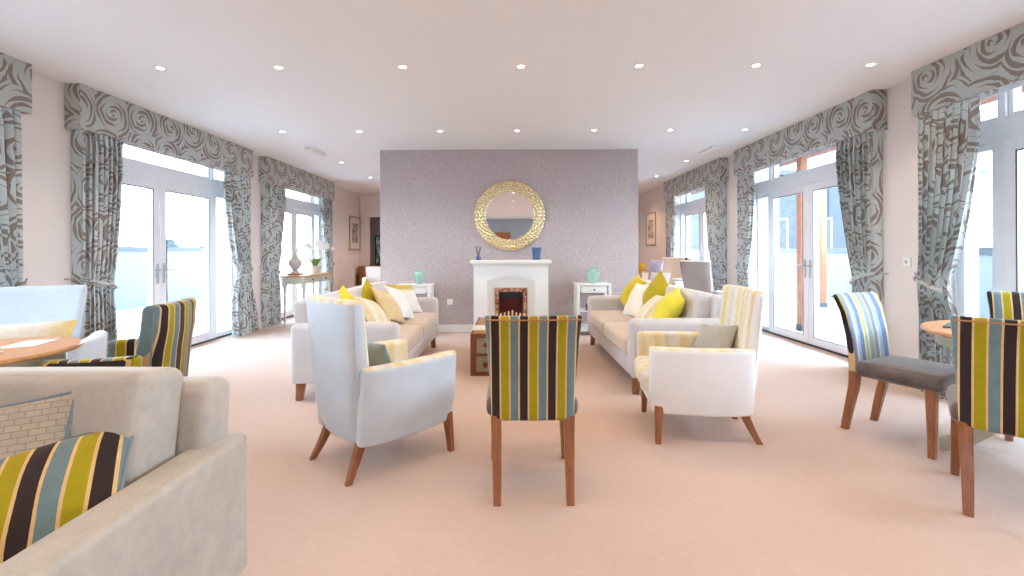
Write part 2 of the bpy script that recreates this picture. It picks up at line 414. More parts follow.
obj('door_panel', rbox(.66, .03, 2.1, .004, at=(0, .016, 1.05)), M['doorwood'], d); obj('door_frame', boxes((-.38, -.33, .0, .045, 0, 2.16), (.33, .38, .0, .045, 0, 2.16), (-.38, .38, .0, .045, 2.10, 2.16)), M['doorwood'], d)
bm = rbox(1.45, .018, .12, .004, at=(-1.275, 7.011, .06)); rbox(1.40, .018, .12, .004, at=(1.28, 7.011, .06), bm=bm)
struct('baseboard_centre', bm, M['white'], 'white skirting board along the wallpapered wall')
for nm, x, opens, lab in (('baseboard_left', XL + .009, LEFT_OPEN, 'white skirting along the left wall'), ('baseboard_right', XR - .009, RIGHT_OPEN, 'white skirting along the right wall')):
    bm = bmesh.new(); y = YF
    for a, b in opens + [(12.4, None)]:
        box(bm, x - .009, x + .009, y, a, 0, .12); y = b
    struct(nm, bm, M['white'], lab)

# ------------------------------------------------------------------ glazed doors
def pane_frame(bm, x, y0, y1, z0, z1, w, dep):
    box(bm, x - dep / 2, x + dep / 2, y0, y0 + w, z0, z1, .006); box(bm, x - dep / 2, x + dep / 2, y1 - w, y1, z0, z1, .006)
    box(bm, x - dep / 2, x + dep / 2, y0 + w, y1 - w, z0, z0 + w, .006); box(bm, x - dep / 2, x + dep / 2, y0 + w, y1 - w, z1 - w, z1, .006)
def glazed(n, x, inward, y0, y1, leaves, lab):
    """inward = +1 when the room lies at +X of the plane"""
    root = thing('door_%d' % n, lab, 'door', (x, 0, 0), 0, None, 'structure')
    X = 0.0; b0, b1 = leaves[0][0], leaves[-1][1]; DH = 2.10
    bm = bmesh.new(); dp = .12
    box(bm, -dp / 2, dp / 2, y0, y0 + .06, 0, OH); box(bm, -dp / 2, dp / 2, y1 - .06, y1, 0, OH)
    box(bm, -dp / 2, dp / 2, y0 + .06, y1 - .06, DH + .01, DH + .18); box(bm, -dp / 2, dp / 2, y0 + .06, y1 - .06, OH - .05, OH)
    box(bm, -dp / 2, dp / 2, b0 - .055, b0 - .005, 0.02, DH + .01); box(bm, -dp / 2, dp / 2, b1 + .005, b1 + .055, .02, DH + .01)
    box(bm, -dp / 2, dp / 2, b0 - .05, b0, DH + .18, OH - .05); box(bm, -dp / 2, dp / 2, b1, b1 + .05, DH + .18, OH - .05)
    obj('outer_frame', bm, M['upvc'], root, 0)
    obj('threshold', boxes((-.07, .07, y0 + .06, y1 - .06, 0, .018)), M['gasket'], root, 0)
    t0, t1 = DH + .18, OH - .05
    for a, b in ((y0 + .06, b0 - .05), (b0, b1), (b1 + .05, y1 - .06)):
        if b - a > .12:
            fb = bmesh.new(); pane_frame(fb, 0, a, b, t0, t1, .035, .07); f = obj('transom_light', fb, M['upvc'], root, 0)
            obj('pane', boxes((-.004, .004, a + .034, b - .034, t0 + .034, t1 - .034)), M['glass'], f, 0)
    for a, b in ((y0 + .06, b0 - .055), (b1 + .055, y1 - .06)):
        if b - a > .14:
            fb = bmesh.new(); pane_frame(fb, 0, a, b, .02, DH + .01, .06, .09); f = obj('side_light', fb, M['upvc'], root, 0)
            obj('pane', boxes((-.004, .004, a + .059, b - .059, .079, DH - .049)), M['glass'], f, 0)
    ib = inward * .05
    for i, (a, b) in enumerate(leaves):
        fb = bmesh.new(); pane_frame(fb, ib, a + .006, b - .006, .03, DH, .095, .075)
        lf = obj('door_leaf', fb, M['upvc'], root, 0)
        obj('pane', boxes((ib - .004, ib + .004, a + .1, b - .1, .124, DH - .094)), M['glass'], lf, 0)
        gb = bmesh.new(); pane_frame(gb, ib + inward * .0385, a + .099, b - .099, .123, DH - .093, .012, .006)
        obj('gasket', gb, M['gasket'], lf, 0)
        if len(leaves) == 2:
            ym = b - .05 if i == 0 else a + .05; sg = -1 if i == 0 else 1
            hb = rbox(.012, .03, .24, .005, at=(ib + inward * .044, ym, 1.0))
            xh = ib + inward * .085
            tube([(ib + inward * .045, ym, 1.04), (xh, ym, 1.04), (xh, ym + sg * .03, 1.04), (xh, ym + sg * .13, 1.04)], .009, 8, hb)
            lathe([(.013, -.008), (.013, .008)], 12, (ib + inward * .05, ym, .94), hb)
            obj('lever_handle', hb, M['chrome'], lf)
    return root
glazed(2, DL, 1, 4.28, 7.06, [(4.48, 5.48), (5.48, 6.48)], 'white glazed double doors on the left behind the striped armchair')
glazed(3, DL, 1, 7.52, 10.24, [(8.0, 8.9), (8.9, 9.8)], 'white glazed double doors behind the console table and orchid')
glazed(4, DL, 1, .95, 3.72, [(1.4, 2.3), (2.3, 3.2)], 'white glazed doors hidden beyond the left edge of the photo')
glazed(5, DR, -1, 4.52, 7.30, [(5.03, 5.91), (5.91, 6.79)], 'white glazed double doors on the right with cedar post outside')
glazed(6, DR, -1, 7.76, 10.5, [(8.3, 9.2), (9.2, 10.1)], 'white glazed doors at the far right behind the grey armchair')
glazed(7, DR, -1, 1.15, 4.04, [(1.78, 2.68), (2.68, 3.58)], 'white glazed doors at the right edge beside the round table')

glazed(8, DL, 1, -6.9, -4.06, [(-6.4, -5.5), (-5.5, -4.6)], 'unseen glazed doors added for daylight behind the viewpoint on the left')  # unseen pair added to brighten the rear of the room in the mirror
glazed(9, DR, -1, -6.9, -4.06, [(-6.4, -5.5), (-5.5, -4.6)], 'unseen glazed doors added for daylight behind the viewpoint on the right')

# ------------------------------------------------------------------ pelmets and curtains
def pelmet(side, y0, y1, label):
    z0 = 2.40 if side < 0 else 2.42
    x0, x1 = (XL, -3.95) if side < 0 else (3.55, XR)
    o = obj('curtain_pelmet', rbox(x1 - x0, y1 - y0, CH - z0, .006, 2, 1, at=((x0 + x1) / 2, (y0 + y1) / 2, (z0 + CH) / 2)), M['rose'], None, 40)
    box_uv(o); tag(o, label, 'pelmet', 'fabric pelmets over the glazed doors')
def curtain(side, y_out, dr, label, w_top=.62, w_tie=.34, w_bot=.40, seed=0, flare=0.0):
    """dr=+1: fabric spreads toward +Y from its outer edge"""
    rnd = random.Random(seed); xw = XL + .01 if side < 0 else XR - .01
    inn = 1 if side < 0 else -1; xc = xw + inn * .10
    zt, ztie = 2.5, .95; nz, nu = 44, 132
    ph = [rnd.uniform(-.4, .4) for _ in range(12)]
    bm = bmesh.new(); uvl = bm.loops.layers.uv.new('UVMap'); G = []; pos = []
    def smooth(t): return t * t * (3 - 2 * t)
    for i in range(nz + 1):
        z = zt - (zt - .012) * i / nz
        if z > ztie:
            f = (zt - z) / (zt - ztie); w = w_top + (w_tie - w_top) * (f ** 1.7)
        else:
            f = smooth(min(1, (ztie - z) / .5)); w = w_tie + (w_bot - w_tie) * f
        tie = math.exp(-((z - ztie) / .16) ** 2)
        row, rp = [], []
        for j in range(nu + 1):
            u = j / nu
            if u < .07: x = xw + (xc - xw) * (u / .07) ; y = y_out; ul = -.11 + .11 * u / .07
            else:
                q = (u - .07) / .93
                nw = 8.0
                a = (.040 if z < 2.3 else .028) * (1 - .55 * tie) * (.35 + .65 * min(1, q * 6))
                x = xc + inn * (a * math.sin(2 * PI * nw * q + ph[int(q * 6.99)] * .6 + .5 * math.sin(z * 1.7 + seed)) - .004)
                y = y_out + dr * (w * q + .012 * math.sin(4 * PI * nw * q + seed) * (1 - tie)); ul = q * 1.25
                y -= dr * flare * (1 - q) * smooth(max(0, min(1, (1.0 - z) / .9)))
                x += inn * .015 * tie
            row.append(bm.verts.new((x, y, z))); rp.append((ul + seed * .37, z + seed * .21))
        G.append(row); pos.append(rp)
    for i in range(nz):
        for j in range(nu):
            ids = ((i, j), (i, j + 1), (i + 1, j + 1), (i + 1, j))
            f = bm.faces.new([G[a][b] for a, b in ids])
            for lp, (a, b) in zip(f.loops, ids): lp[uvl].uv = pos[a][b]
    o = obj('curtain', bm, M['rose'], None, 80)
    tag(o, label, 'curtain', 'rose patterned curtains')
    yc = y_out + dr * w_tie * .5; pts = []
    for k in range(28):
        a = 2 * PI * k / 28
        pts.append((xc + inn * .012 + .062 * math.cos(a), yc + (w_tie * .50) * math.sin(a), ztie - .05 * math.sin(a) * dr))
    box_uv(obj('tieback', tube(pts, .017, 8, closed=True), M['rose'], o))
    hk = tube([(xw, y_out - dr * .06, ztie + .06), (xw + inn * .06, y_out - dr * .06, ztie + .06), (xw + inn * .08, y_out - dr * .06, ztie + .09)], .007)
    obj('tieback_hook', hk, M['chrome'], o)
pelmet(-1, .8, 3.77, 'pelmet cut by the left edge of the photo, rose patterned')
pelmet(-1, 4.19, 7.02, 'long rose patterned pelmet over the left doors nearest the striped armchair')
pelmet(-1, 7.43, 10.27, 'rose patterned pelmet over the console table and orchid')
pelmet(1, 1.0, 4.02, 'largest rose patterned pelmet, cut by the right edge of the photo')
pelmet(1, 4.45, 7.21, 'rose patterned pelmet over the right double doors with the cedar post')
pelmet(1, 7.69, 10.49, 'rose patterned pelmet at the far right above the grey armchair')
curtain(-1, 3.72, -1, 'tied curtain at the left edge of the photo behind the pale blue armchair', seed=1)
curtain(-1, 4.24, 1, 'tied curtain left of the left double doors, behind the striped armchair', w_top=.46, w_tie=.34, w_bot=.36, seed=2)
curtain(-1, 7.0, -1, 'curtain right of the left double doors, beside the side light', w_top=.62, w_bot=.42, seed=3, flare=.2)
curtain(-1, 7.48, 1, 'curtain left of the console table with the urn', w_top=.62, seed=4)
curtain(-1, 10.22, -1, 'curtain right of the console table, nearest the far picture', w_top=.55, seed=5)
curtain(1, 4.0, -1, 'large tied curtain beside the round table at the right', w_top=.52, w_tie=.28, w_bot=.36, seed=6)
curtain(1, 4.50, 1, 'curtain right of the right double doors, behind the light-washed striped dining chair', w_top=.52, w_tie=.26, w_bot=.32, seed=7)
curtain(1, 7.16, -1, 'curtain left of the right double doors, behind the cream tub chair', w_top=.45, w_tie=.3, w_bot=.36, seed=8)
curtain(1, 7.74, 1, 'curtain beside the grey high-backed armchair at the far right', w_top=.62, seed=9)
curtain(1, 10.44, -1, 'farthest curtain on the right, next to the small framed picture', w_top=.55, seed=10)

# ------------------------------------------------------------------ ceiling fittings
def downlight(x, y, label, power=26.0, tint=(1, .76, .52)):
    t = thing('ceiling_downlight', label, 'ceiling light', (x, y, CH), 0, 'recessed ceiling downlights')
    obj('trim_ring', lathe([(.030, -.001), (.030, -.006), (.044, -.008), (.047, -.001)], 24), M['white'], t)
    b = bmesh.new(); lathe([(.001, -.0025), (.029, -.0025), (.029, -.0005), (.001, -.0005)], 20, bm=b); obj('lens', b, M['lamp_face'], t)
    l = bpy.data.lights.new('downlight_lamp', 'SPOT'); l.energy = power; l.spot_size = math.radians(112); l.spot_blend = .8; l.color = tint; l.shadow_soft_size = .05
    lo = bpy.data.objects.new('downlight_lamp', l); C.objects.link(lo); lo.parent = t; lo.location = (0, 0, -.03)
WARM = (1, .60, .32)
ORD = ['leftmost', 'second', 'third', 'middle', 'fifth', 'sixth', 'rightmost']
XS = [-2.95, -1.95, -.90, .10, 1.10, 2.09, 3.06]
for row, (y, nm) in enumerate(((3.85, 'nearer visible'), (5.91, 'farther visible'))):
    for k, x in enumerate(XS):
        lab = ORD[k] + (' from the left' if ORD[k] in ('second', 'third', 'fifth', 'sixth') else '') + ' ceiling downlight of the %s row' % nm
        downlight(x, y, lab)
downlight(-2.94, 7.96, 'ceiling downlight just left of the wallpapered wall, beyond the left ceiling fitting')
downlight(3.09, 7.96, 'ceiling downlight just right of the wallpapered wall, beyond the right ceiling fitting')
downlight(-2.94, 9.6, 'farthest ceiling downlight on the left, near the far picture', 40, WARM)
downlight(3.1, 9.6, 'farthest ceiling downlight on the right, near the small framed picture', 40, WARM)
for x in (-1.9, -.9, .1, 1.1, 2.1): downlight(x, 9.6, 'ceiling downlight hidden behind the wallpapered wall')
for y in (11.6,):
    for x in (-2.94, 3.1): downlight(x, y, 'ceiling downlight at the far end out of sight', 60, WARM)
for y in (1.8, -.25, -2.3, -4.4, -6.5):
    for x in XS: downlight(x, y, 'ceiling downlight over the near part of the lounge, above the picture edge')
for x, lab in ((-3.0, 'white ceiling fitting on the left above the console doors'), (3.1, 'white ceiling fitting on the right above the far curtains')):
    t = thing('emergency_light', lab, 'ceiling fitting', (x, 7.05, CH), 0, 'ceiling fittings')
    obj('housing', rbox(.13, .5, .04, .012, at=(0, 0, -.02)), M['white'], t)
    obj('diffuser', rbox(.10, .44, .012, .005, at=(0, 0, -.046)), M['paper'], t)

# ------------------------------------------------------------------ fireplace wall
t = thing('fireplace', 'white fireplace with pointed arch and electric fire below the round mirror', 'fireplace', (.012, 7.02, 0))
FX = .555
bm = bmesh.new()
# surround front with pointed arch cut-out
def arch_front(bm, hw, h, iw, ie, ia, y, dep):
    outer = [(-hw, 0), (-hw, h), (0, h), (hw, h), (hw, 0)]; inner = [(-iw, 0), (-iw, ie), (0, ia), (iw, ie), (iw, 0)]
    vo = [bm.verts.new((a, y, b)) for a, b in outer]; vi = [bm.verts.new((a, y, b)) for a, b in inner]
    ro = [bm.verts.new((a, y + dep, b)) for a, b in outer]; ri = [bm.verts.new((a, y + dep, b)) for a, b in inner]
    for k in range(4):
        bm.faces.new([vo[k], vo[k + 1], vi[k + 1], vi[k]]); bm.faces.new([vi[k], vi[k + 1], ri[k + 1], ri[k]])
        bm.faces.new([vo[k], ro[k], ro[k + 1], vo[k + 1]])
        bm.faces.new([ro[k], ri[k], ri[k + 1], ro[k + 1]])
    for k in (0, 4): bm.faces.new([vo[k], vi[k], ri[k], ro[k]])
arch_front(bm, FX, 1.06, .36, .80, .905, -.27, .265)
obj('surround', bm, M['white'], t, 0)
obj('mantel_shelf', rbox(1.2, .36, .05, .008, at=(0, -.185, 1.09)), M['white'], t)
obj('shelf_moulding', rbox(1.14, .31, .025, .01, at=(0, -.16, 1.055)), M['white'], t)
obj('inner_panel', boxes((-.36, -.245, -.20, -.01, 0, .905), (.245, .36, -.20, -.01, 0, .905), (-.245, .245, -.20, -.01, .70, .905)), M['white'], t, 0)
bm = boxes((-.245, -.185, -.215, -.12, 0.03, .70), (.185, .245, -.215, -.12, .03, .70), (-.185, .185, -.215, -.12, .64, .70))
obj('marble_frame', bm, M['copper_tile'], t, 0)
bm = boxes((-.185, .185, -.06, -.03, .03, .64), (-.185, -.175, -.2, -.06, .03, .64), (.175, .185, -.2, -.06, .03, .64)); obj('firebox', bm, M['firered'], t, 0)
bm = boxes((-.18, .18, -.19, -.17, .56, .64), (-.18, .18, -.17, -.15, .53, .56)); obj('hood', bm, M['black'], t, 0)
bm = bmesh.new()
for z in (.12, .17, .22): tube([(-.17, -.17, z), (0, -.20, z), (.17, -.17, z)], .008, 8, bm)
for x in (-.17, -.085, 0, .085, .17): tube([(x, -.185, .04), (x, -.185, .26)], .007, 6, bm)
obj('grate', bm, M['black'], t)
obj('hearth', rbox(1.2, .5, .03, .006, at=(0, -.25, .015)), M['white'], t)
t = thing('round_mirror', 'round mirror in a woven champagne gold frame on the wallpaper', 'mirror', (.0, 7.02, 1.795))
bm = bmesh.new(); R0, a0, b0 = .455, .078, .038; rs = []
for i in range(420):
    th = 2 * PI * i / 420; row = []
    for k in range(45):
        p = -.06 + (PI + .12) * k / 44
        a = 13 * th + 4.2 * p; b = 13 * th - 4.2 * p
        lift = .022 * (abs(math.sin(a)) * abs(math.sin(b))) ** .5 - .008
        aa, bb = a0 + lift, b0 + lift
        rr = R0 + aa * math.cos(p); row.append((rr * math.cos(th), -.008 - bb * math.sin(p), rr * math.sin(th)))
    rs.append(row)
rs.append(rs[0]); rings(bm, rs, cap=False, closed=False); bmesh.ops.remove_doubles(bm, verts=bm.verts[:], dist=1e-5)
obj('woven_frame', bm, M['gold'], t, 60)
bm = bmesh.new(); ln = [bm.verts.new((.385 * math.cos(2 * PI * j / 64), -.014, .385 * math.sin(2 * PI * j / 64))) for j in range(64)]; bm.faces.new(ln)
obj('mirror_glass', bm, M['mirror'], t, 0)
obj('rim', tube([(.382 * math.cos(2 * PI * j / 64), -.016, .382 * math.sin(2 * PI * j / 64)) for j in range(64)], .008, 8, closed=True), M['gold'], t)
# mantel ornaments
t = thing('reed_diffuser', 'small dark reed diffuser on the left end of the mantel', 'diffuser', (-.475, 6.83, 1.115))
obj('bottle', lathe([(.035, 0), (.038, .01), (.034, .05), (.016, .068), (.014, .085)], 20), M['blueglass'], t)
bm = bmesh.new()
for k in range(6):
    a = 2 * PI * k / 6 + .3; tube([(0, 0, .02), (.045 * math.cos(a), .03 * math.sin(a), .21)], .003, 6, bm)
obj('reeds', bm, M['black'], t)
t = obj('glass_vase', lathe([(.052, 0), (.055, .01), (.058, .10), (.068, .185), (.062, .185), (.05, .10), (.046, .02)], 48, flute=lambda a, z: 1 + .10 * math.cos(6 * a) * (.4 + z * 3)), M['blueglass'])
t.location = (.40, 6.83, 1.115); tag(t, 'blue fluted glass vase on the right end of the mantel', 'vase')
def side_table(x, label, w=.52):
    t = thing('side_table', label, 'side table', (x, 6.80, 0), 0, 'white side tables by the fireplace')
    d = .36; h = .765
    obj('table_top', rbox(w, d, .028, .006, at=(0, 0, h - .014)), M['white'], t)
    fx = w / 2 - .03
    bm = boxes((-fx, fx, d / 2 - .03, d / 2 - .02, h - .14, h - .028), (-fx, -fx + .016, -d / 2 + .02, d / 2 - .02, h - .14, h - .028), (fx - .016, fx, -d / 2 + .02, d / 2 - .02, h - .14, h - .028)); obj('apron', bm, M['white'], t, 0)
    dr = obj('drawer', rbox(2 * fx - .09, .02, .095, .004, at=(0, -d / 2 + .022, h - .085)), M['white'], t)
    obj('knob', lathe([(.006, 0), (.006, .012), (.013, .018), (.012, .026), (.002, .03)], 16), M['black'], dr)
    dr.children[0].rotation_euler = (PI / 2, 0, 0); dr.children[0].location = (0, -d / 2 + .012, h - .085)
    for sx in (-1, 1):
        for sy in (-1, 1):
            obj('leg', boxes((sx * fx - .022, sx * fx + .022, sy * (d / 2 - .03) - .022, sy * (d / 2 - .03) + .022, 0, h - .028), r=.004), M['white'], t)
    for z in (.075, .36): obj('shelf', rbox(2 * fx - .02, d - .05, .02, .004, at=(0, 0, z)), M['white'], t)
    return t
side_table(1.225, 'white side table right of the fireplace with mint glass vase')
side_table(-1.42, 'white side table left of the fireplace, partly behind the left sofa')
VP = [(.045, 0), (.05, .008), (.046, .02), (.07, .07), (.095, .13), (.09, .165), (.055, .19), (.05, .2), (.066, .215), (.06, .215), (.044, .2), (.08, .15), (.06, .07), (.03, .02)]
for x, s, lab in ((1.24, 1.05, 'mint green glass vase on the right side table'), (-1.355, .92, 'mint green glass vase on the left side table')):
    o = obj('mint_vase', lathe([(r * s, z * s) for r, z in VP], 32), M['mint']); o.location = (x, 6.80, .765); tag(o, lab, 'vase', 'mint glass vases')
o = obj('candle_holder', lathe([(.03, 0), (.032, .01), (.012, .02), (.02, .06), (.03, .075), (.028, .08)], 18), M['black']); o.location = (1.14, 6.74, .37); tag(o, 'small dark pot on the middle shelf of the right side table', 'pot')
t = obj('wall_socket', rbox(.088, .012, .088, .004, at=(0, -.006, 0)), M['white']); t.location = (-.93, 7.02, .47); tag(t, 'white wall socket left of the fireplace', 'socket')
bm = bmesh.new()
for x in (-.02, .02): box(bm, x - .008, x + .008, -.016, -.011, -.012, .012)
obj('rocker', bm, M['white'], t, 0)
for x, y, z, sx, lab in ((XL, 11.0, 1.1, 1, 'small light switch on the left wall below the far picture'), (XR, 4.235, 1.13, -1, 'white light switch between the two right-hand pelmets')):
    t = obj('light_switch', rbox(.012, .088, .088, .004, at=(sx * .006, 0, 0)), M['white']); t.location = (x, y, z); tag(t, lab, 'switch')
    obj('rocker', rbox(.008, .02, .03, .003, at=(sx * .014, 0, 0)), M['chrome'], t)

# ------------------------------------------------------------------ upholstery builders
def leg_round(x, y, h, s, parent, lean=(0, 0)):
    obj('leg', leg([(x + lean[0], y + lean[1], 0), (x + lean[0] * .3, y + lean[1] * .3, h * .6), (x, y, h)], [s * .68, s * .85, s]), M['leg'], parent)
def sofa(name, label, loc, rz, W=2.15, D=.90, arm_h=.65, arm_w=.14, back_h=.85, seat_h=.47, nseat=2, nback=2, fab='sofa', seatfab='sofa_seat', backfab='sofa', legh=.15, arm_r=.05, cush_h=.87, group=None, pad=.17):
    t = thing(name, label, 'sofa', loc, rz, group)
    hw, hd = W / 2, D / 2
    for sx in (-1, 1):
        for sy in (-1, 1): leg_round(sx * (hw - .07), sy * (hd - .07), legh + .02, .075, t, (sx * .004, sy * .015))
    obj('base', rbox(W - .01, D - .03, seat_h - .16 - legh, .015, at=(0, 0, (legh + seat_h - .16) / 2)), M[fab], t)
    for sx in (-1, 1):
        obj('arm', rbox(arm_w, D, arm_h - legh, arm_r, 5, 3, puff=(.006, .004, .006), at=(sx * (hw - arm_w / 2), .0, (arm_h + legh) / 2)), M[fab], t)
    bw = W - .02
    tilt = Matrix.Rotation(math.radians(6), 3, 'X')
    obj('back_frame', rbox(bw - (arm_w * .7), .15, back_h - legh - .01, .045, 5, 3, at=(0, -hd + .085, (back_h + legh) / 2), rot=Matrix.Rotation(math.radians(4), 3, 'X')), M[fab], t)
    iw = W - 2 * arm_w - .01
    y0 = -hd + .13
    for i in range(nseat):
        cw = iw / nseat
        obj('seat_cushion', rbox(cw - .012, hd - y0 + .01, .165, .045, 4, 6, puff=(0, .006, .014), at=(-iw / 2 + cw * (i + .5), (y0 + hd + .01) / 2, seat_h - .08)), M[seatfab], t)
    for i in range(nback):
        cw = iw / nback; ch = cush_h - seat_h
        obj('back_cushion', rbox(cw - .008, pad, ch, .04, 4, 6, puff=(0, .025, .004), at=(-iw / 2 + cw * (i + .5), y0 + pad / 2 + .005, seat_h + ch / 2), rot=Matrix.Rotation(math.radians(9), 3, 'X')), M[backfab], t)
    return t
def pillow_bm(w, h, th, n=18, pinch=.07):
    bm = bmesh.new(); top = {}; bot = {}
    for i in range(n + 1):
        for j in range(n + 1):
            u = -1 + 2 * i / n; v = -1 + 2 * j / n
            u = math.sin(u * PI / 2); v = math.sin(v * PI / 2)
            x = u * w / 2 * (1 - pinch * (1 - v * v)); y = v * h / 2 * (1 - pinch * (1 - u * u))
            z = th / 2 * (max(0, (1 - u * u)) * max(0, (1 - v * v))) ** .58
            wr = .004 * math.sin(u * 9 + v * 5) * (1 - u * u) * (1 - v * v)
            edge = i in (0, n) or j in (0, n)
            top[i, j] = bm.verts.new((x, y, 0 if edge else z + wr)); bot[i, j] = top[i, j] if edge else bm.verts.new((x, y, -z + wr))
    for i in range(n):
        for j in range(n):
            bm.faces.new([top[i, j], top[i + 1, j], top[i + 1, j + 1], top[i, j + 1]])
            f = [bot[i, j], bot[i, j + 1], bot[i + 1, j + 1], bot[i + 1, j]]
            bm.faces.new(f)
    return bm
def cushion(label, loc, face, lean, roll, mat, w=.43, h=.43, th=.15, piping=None, group=None):
    """face = compass vector the front looks to; lean = backward tilt in degrees; roll = turn in its own plane"""
    o = obj('throw_cushion', pillow_bm(w, h, th), M[mat], None, 60)
    f = Vector((face[0], face[1], 0)).normalized()
    yaw = math.atan2(f.x, -f.y)            # local: picture plane XY, front +Z -> stood up facing -Y
    m = Matrix.Rotation(yaw, 4, 'Z') @ Matrix.Rotation(PI / 2 - math.radians(lean), 4, 'X') @ Matrix.Rotation(math.radians(roll), 4, 'Z')
    o.matrix_world = Matrix.Translation(loc) @ m
    tag(o, label, 'cushion', group)
    if piping:
        pts = []
        n = 18
        def P(u, v): return (u * w / 2 * (1 - .07 * (1 - v * v)), v * h / 2 * (1 - .07 * (1 - u * u)), 0)
        q = [-1 + 2 * k / n for k in range(n)]
        pts = [P(a, -1) for a in q] + [P(1, a) for a in q] + [P(-a, 1) for a in q] + [P(-1, -a) for a in q]
        obj('piping', tube(pts, .006, 6, closed=True), M[piping], o)
    return o
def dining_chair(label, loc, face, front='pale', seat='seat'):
    t = thing('dining_chair', label, 'chair', loc, face_rot(*face), 'striped dining chairs')
    # backrest: bold stripe behind; front defaults to its copy with sheen painted in
    lv = [(.395, 0, -.205, .208, .055, .012), (.50, 0, -.212, .212, .066, .014), (.66, 0, -.228, .222, .062, .016), (.82, 0, -.262, .231, .058, .018), (.936, 0, -.312, .240, .052, .02)]
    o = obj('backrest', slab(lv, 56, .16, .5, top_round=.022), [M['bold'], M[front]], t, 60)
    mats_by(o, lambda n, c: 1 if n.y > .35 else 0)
    obj('top_piping', tube([(x, -.337 + .02 * (x / .24) ** 2, .918) for x in [-.232 + .464 * k / 16 for k in range(17)]], .004, 6), M['tan_leather'], t)
    obj('seat', rbox(.475, .47, .10, .035, 4, 6, puff=(.006, .006, .014), at=(0, .055, .445)), M[seat], t, 60)
    for sx in (-1, 1):
        obj('leg', leg([(sx * .18, -.262, 0), (sx * .181, -.232, .16), (sx * .184, -.20, .32), (sx * .186, -.195, .42)], [(.038, .042), (.044, .05), (.05, .056), (.052, .058)]), M['leg'], t)
        obj('leg', leg([(sx * .212, .235, 0), (sx * .206, .232, .2), (sx * .2, .228, .41)], [.036, .044, .054]), M['leg'], t)
    return t
def tub_chair(name, label, loc, face, outer, inner, inner_side, bw=.27, aw=.345, back_h=.99, arm_h=.62, base=.19, depth=.35, arm_t=.10, lean=.025, seat_h=.45, af=None, seatmat=None, cat='armchair', legs=True):
    t = thing(name, label, cat, loc, face_rot(*face))
    yb = -.30
    lv = [(base, 0, yb + .02, bw * .78, .10, .045), (base + .15, 0, yb - .015, bw * .88, .13, .05), (arm_h, 0, yb - .04, bw, .12, .05), (back_h * .85, 0, yb - .04 - lean * .7, bw * 1.05, .105, .045), (back_h, 0, yb - .04 - lean, bw * 1.10, .09, .04)]
    o = obj('backrest', slab(lv, 60, .2, .55, top_round=.03), [M[outer], M[inner]], t, 60)
    mats_by(o, lambda n, c: 1 if (n.y > .25 or n.z > .55 or c.z > back_h - .025) else 0)
    for sx in (-1, 1):
        x0 = sx * (aw - arm_t / 2)
        ad = depth if af is None else af; L2 = (ad + .30) / 2; yc = (ad - .30) / 2 - .01
        lv = [(base, x0 - sx * .022, yc - .008, L2 * .965, arm_t * .95, -sx * .04), (base + .14, x0 - sx * .004, yc, L2, arm_t, -sx * .038), (arm_h, x0 + sx * .012, yc, L2, arm_t * 1.02, -sx * .035)]
        o = obj('arm', slab(lv, 60, .3, .6, swap=True, top_round=.025), [M[outer], M[inner_side]], t, 60)
        mats_by(o, lambda n, c, s=sx: 0 if (s * n.x > .15 and n.z < .6) or n.y < -.6 else 1)
    iw = 2 * (aw - arm_t) + .02
    obj('base', rbox(iw + .05, depth + .24, .12, .03, 3, 2, at=(0, (depth - .27) / 2 - .01, base + .07)), M[outer], t)
    obj('seat_cushion', rbox(iw, depth + .27, .15, .045, 4, 6, puff=(0, .012, .018), at=(0, (depth - .25) / 2 + .01, seat_h - .075)), M[seatmat or inner], t)
    pts = [(sx2 * bw * (.88 + .24 * k / 8), 0, 0) for k in range(1) for sx2 in (1,)]
    for sx in (-1, 1):
        pp = []
        for z in [base + .02 + (back_h - base - .06) * k / 10 for k in range(11)]:
            f = (z - base) / (back_h - base); hw = bw * (.92 + .18 * f) if f > .4 else bw * (.78 + .212 * f / .4)
            yy = yb + .02 - .06 * min(1, f / .5) - lean * max(0, (f - .5) / .5) - .02
            pp.append((sx * hw * .985, yy + .045 - .012, z))
        obj('piping', tube(pp, .005, 6), M[outer] if outer != 'bold' else M['piping'], t)
        if legs:
            obj('leg', leg([(sx * .225, -.355, 0), (sx * .205, -.305, .1), (sx * .19, -.255, .22)], [(.032, .036), (.042, .046), (.05, .056)]), M['leg'], t)
            obj('leg', leg([(sx * .295, depth - .06, 0), (sx * .285, depth - .065, .12), (sx * .27, depth - .07, .24)], [.034, .044, .056]), M['leg'], t)
    return t

# ------------------------------------------------------------------ seating groups
sofa('sofa', 'beige sofa with its back to the right-hand doors, five cushions on it', (1.48, 5.0, 0), face_rot(-1, 0), W=2.2, group='beige sofas facing each other')
sofa('sofa', 'beige sofa on the left, behind the pale blue tub chair', (-1.39, 4.88, 0), face_rot(1, 0), W=2.2, group='beige sofas facing each other')
tub_chair('tub_chair', 'pale blue tub chair with gold striped inside, seen from behind', (-.79, 2.85, 0), (.688, .726), 'bluevel', 'tub', 'tuby')
tub_chair('tub_chair', 'cream tub chair with gold striped back facing left, grey cushion in it', (1.28, 3.20, 0), (-.991, .133), 'linen', 'tub', 'tuby')
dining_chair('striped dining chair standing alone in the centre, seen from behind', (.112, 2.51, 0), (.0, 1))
dining_chair('dining chair with dark velvet seat and light-washed striped back, left of the round table', (2.61, 3.02, 0), (.423, -.906))
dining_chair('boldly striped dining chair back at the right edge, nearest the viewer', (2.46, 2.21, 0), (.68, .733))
dining_chair('striped dining chair beyond the round table, cut by the right edge', (3.56, 3.02, 0), (-.62, -.78), front='bold')
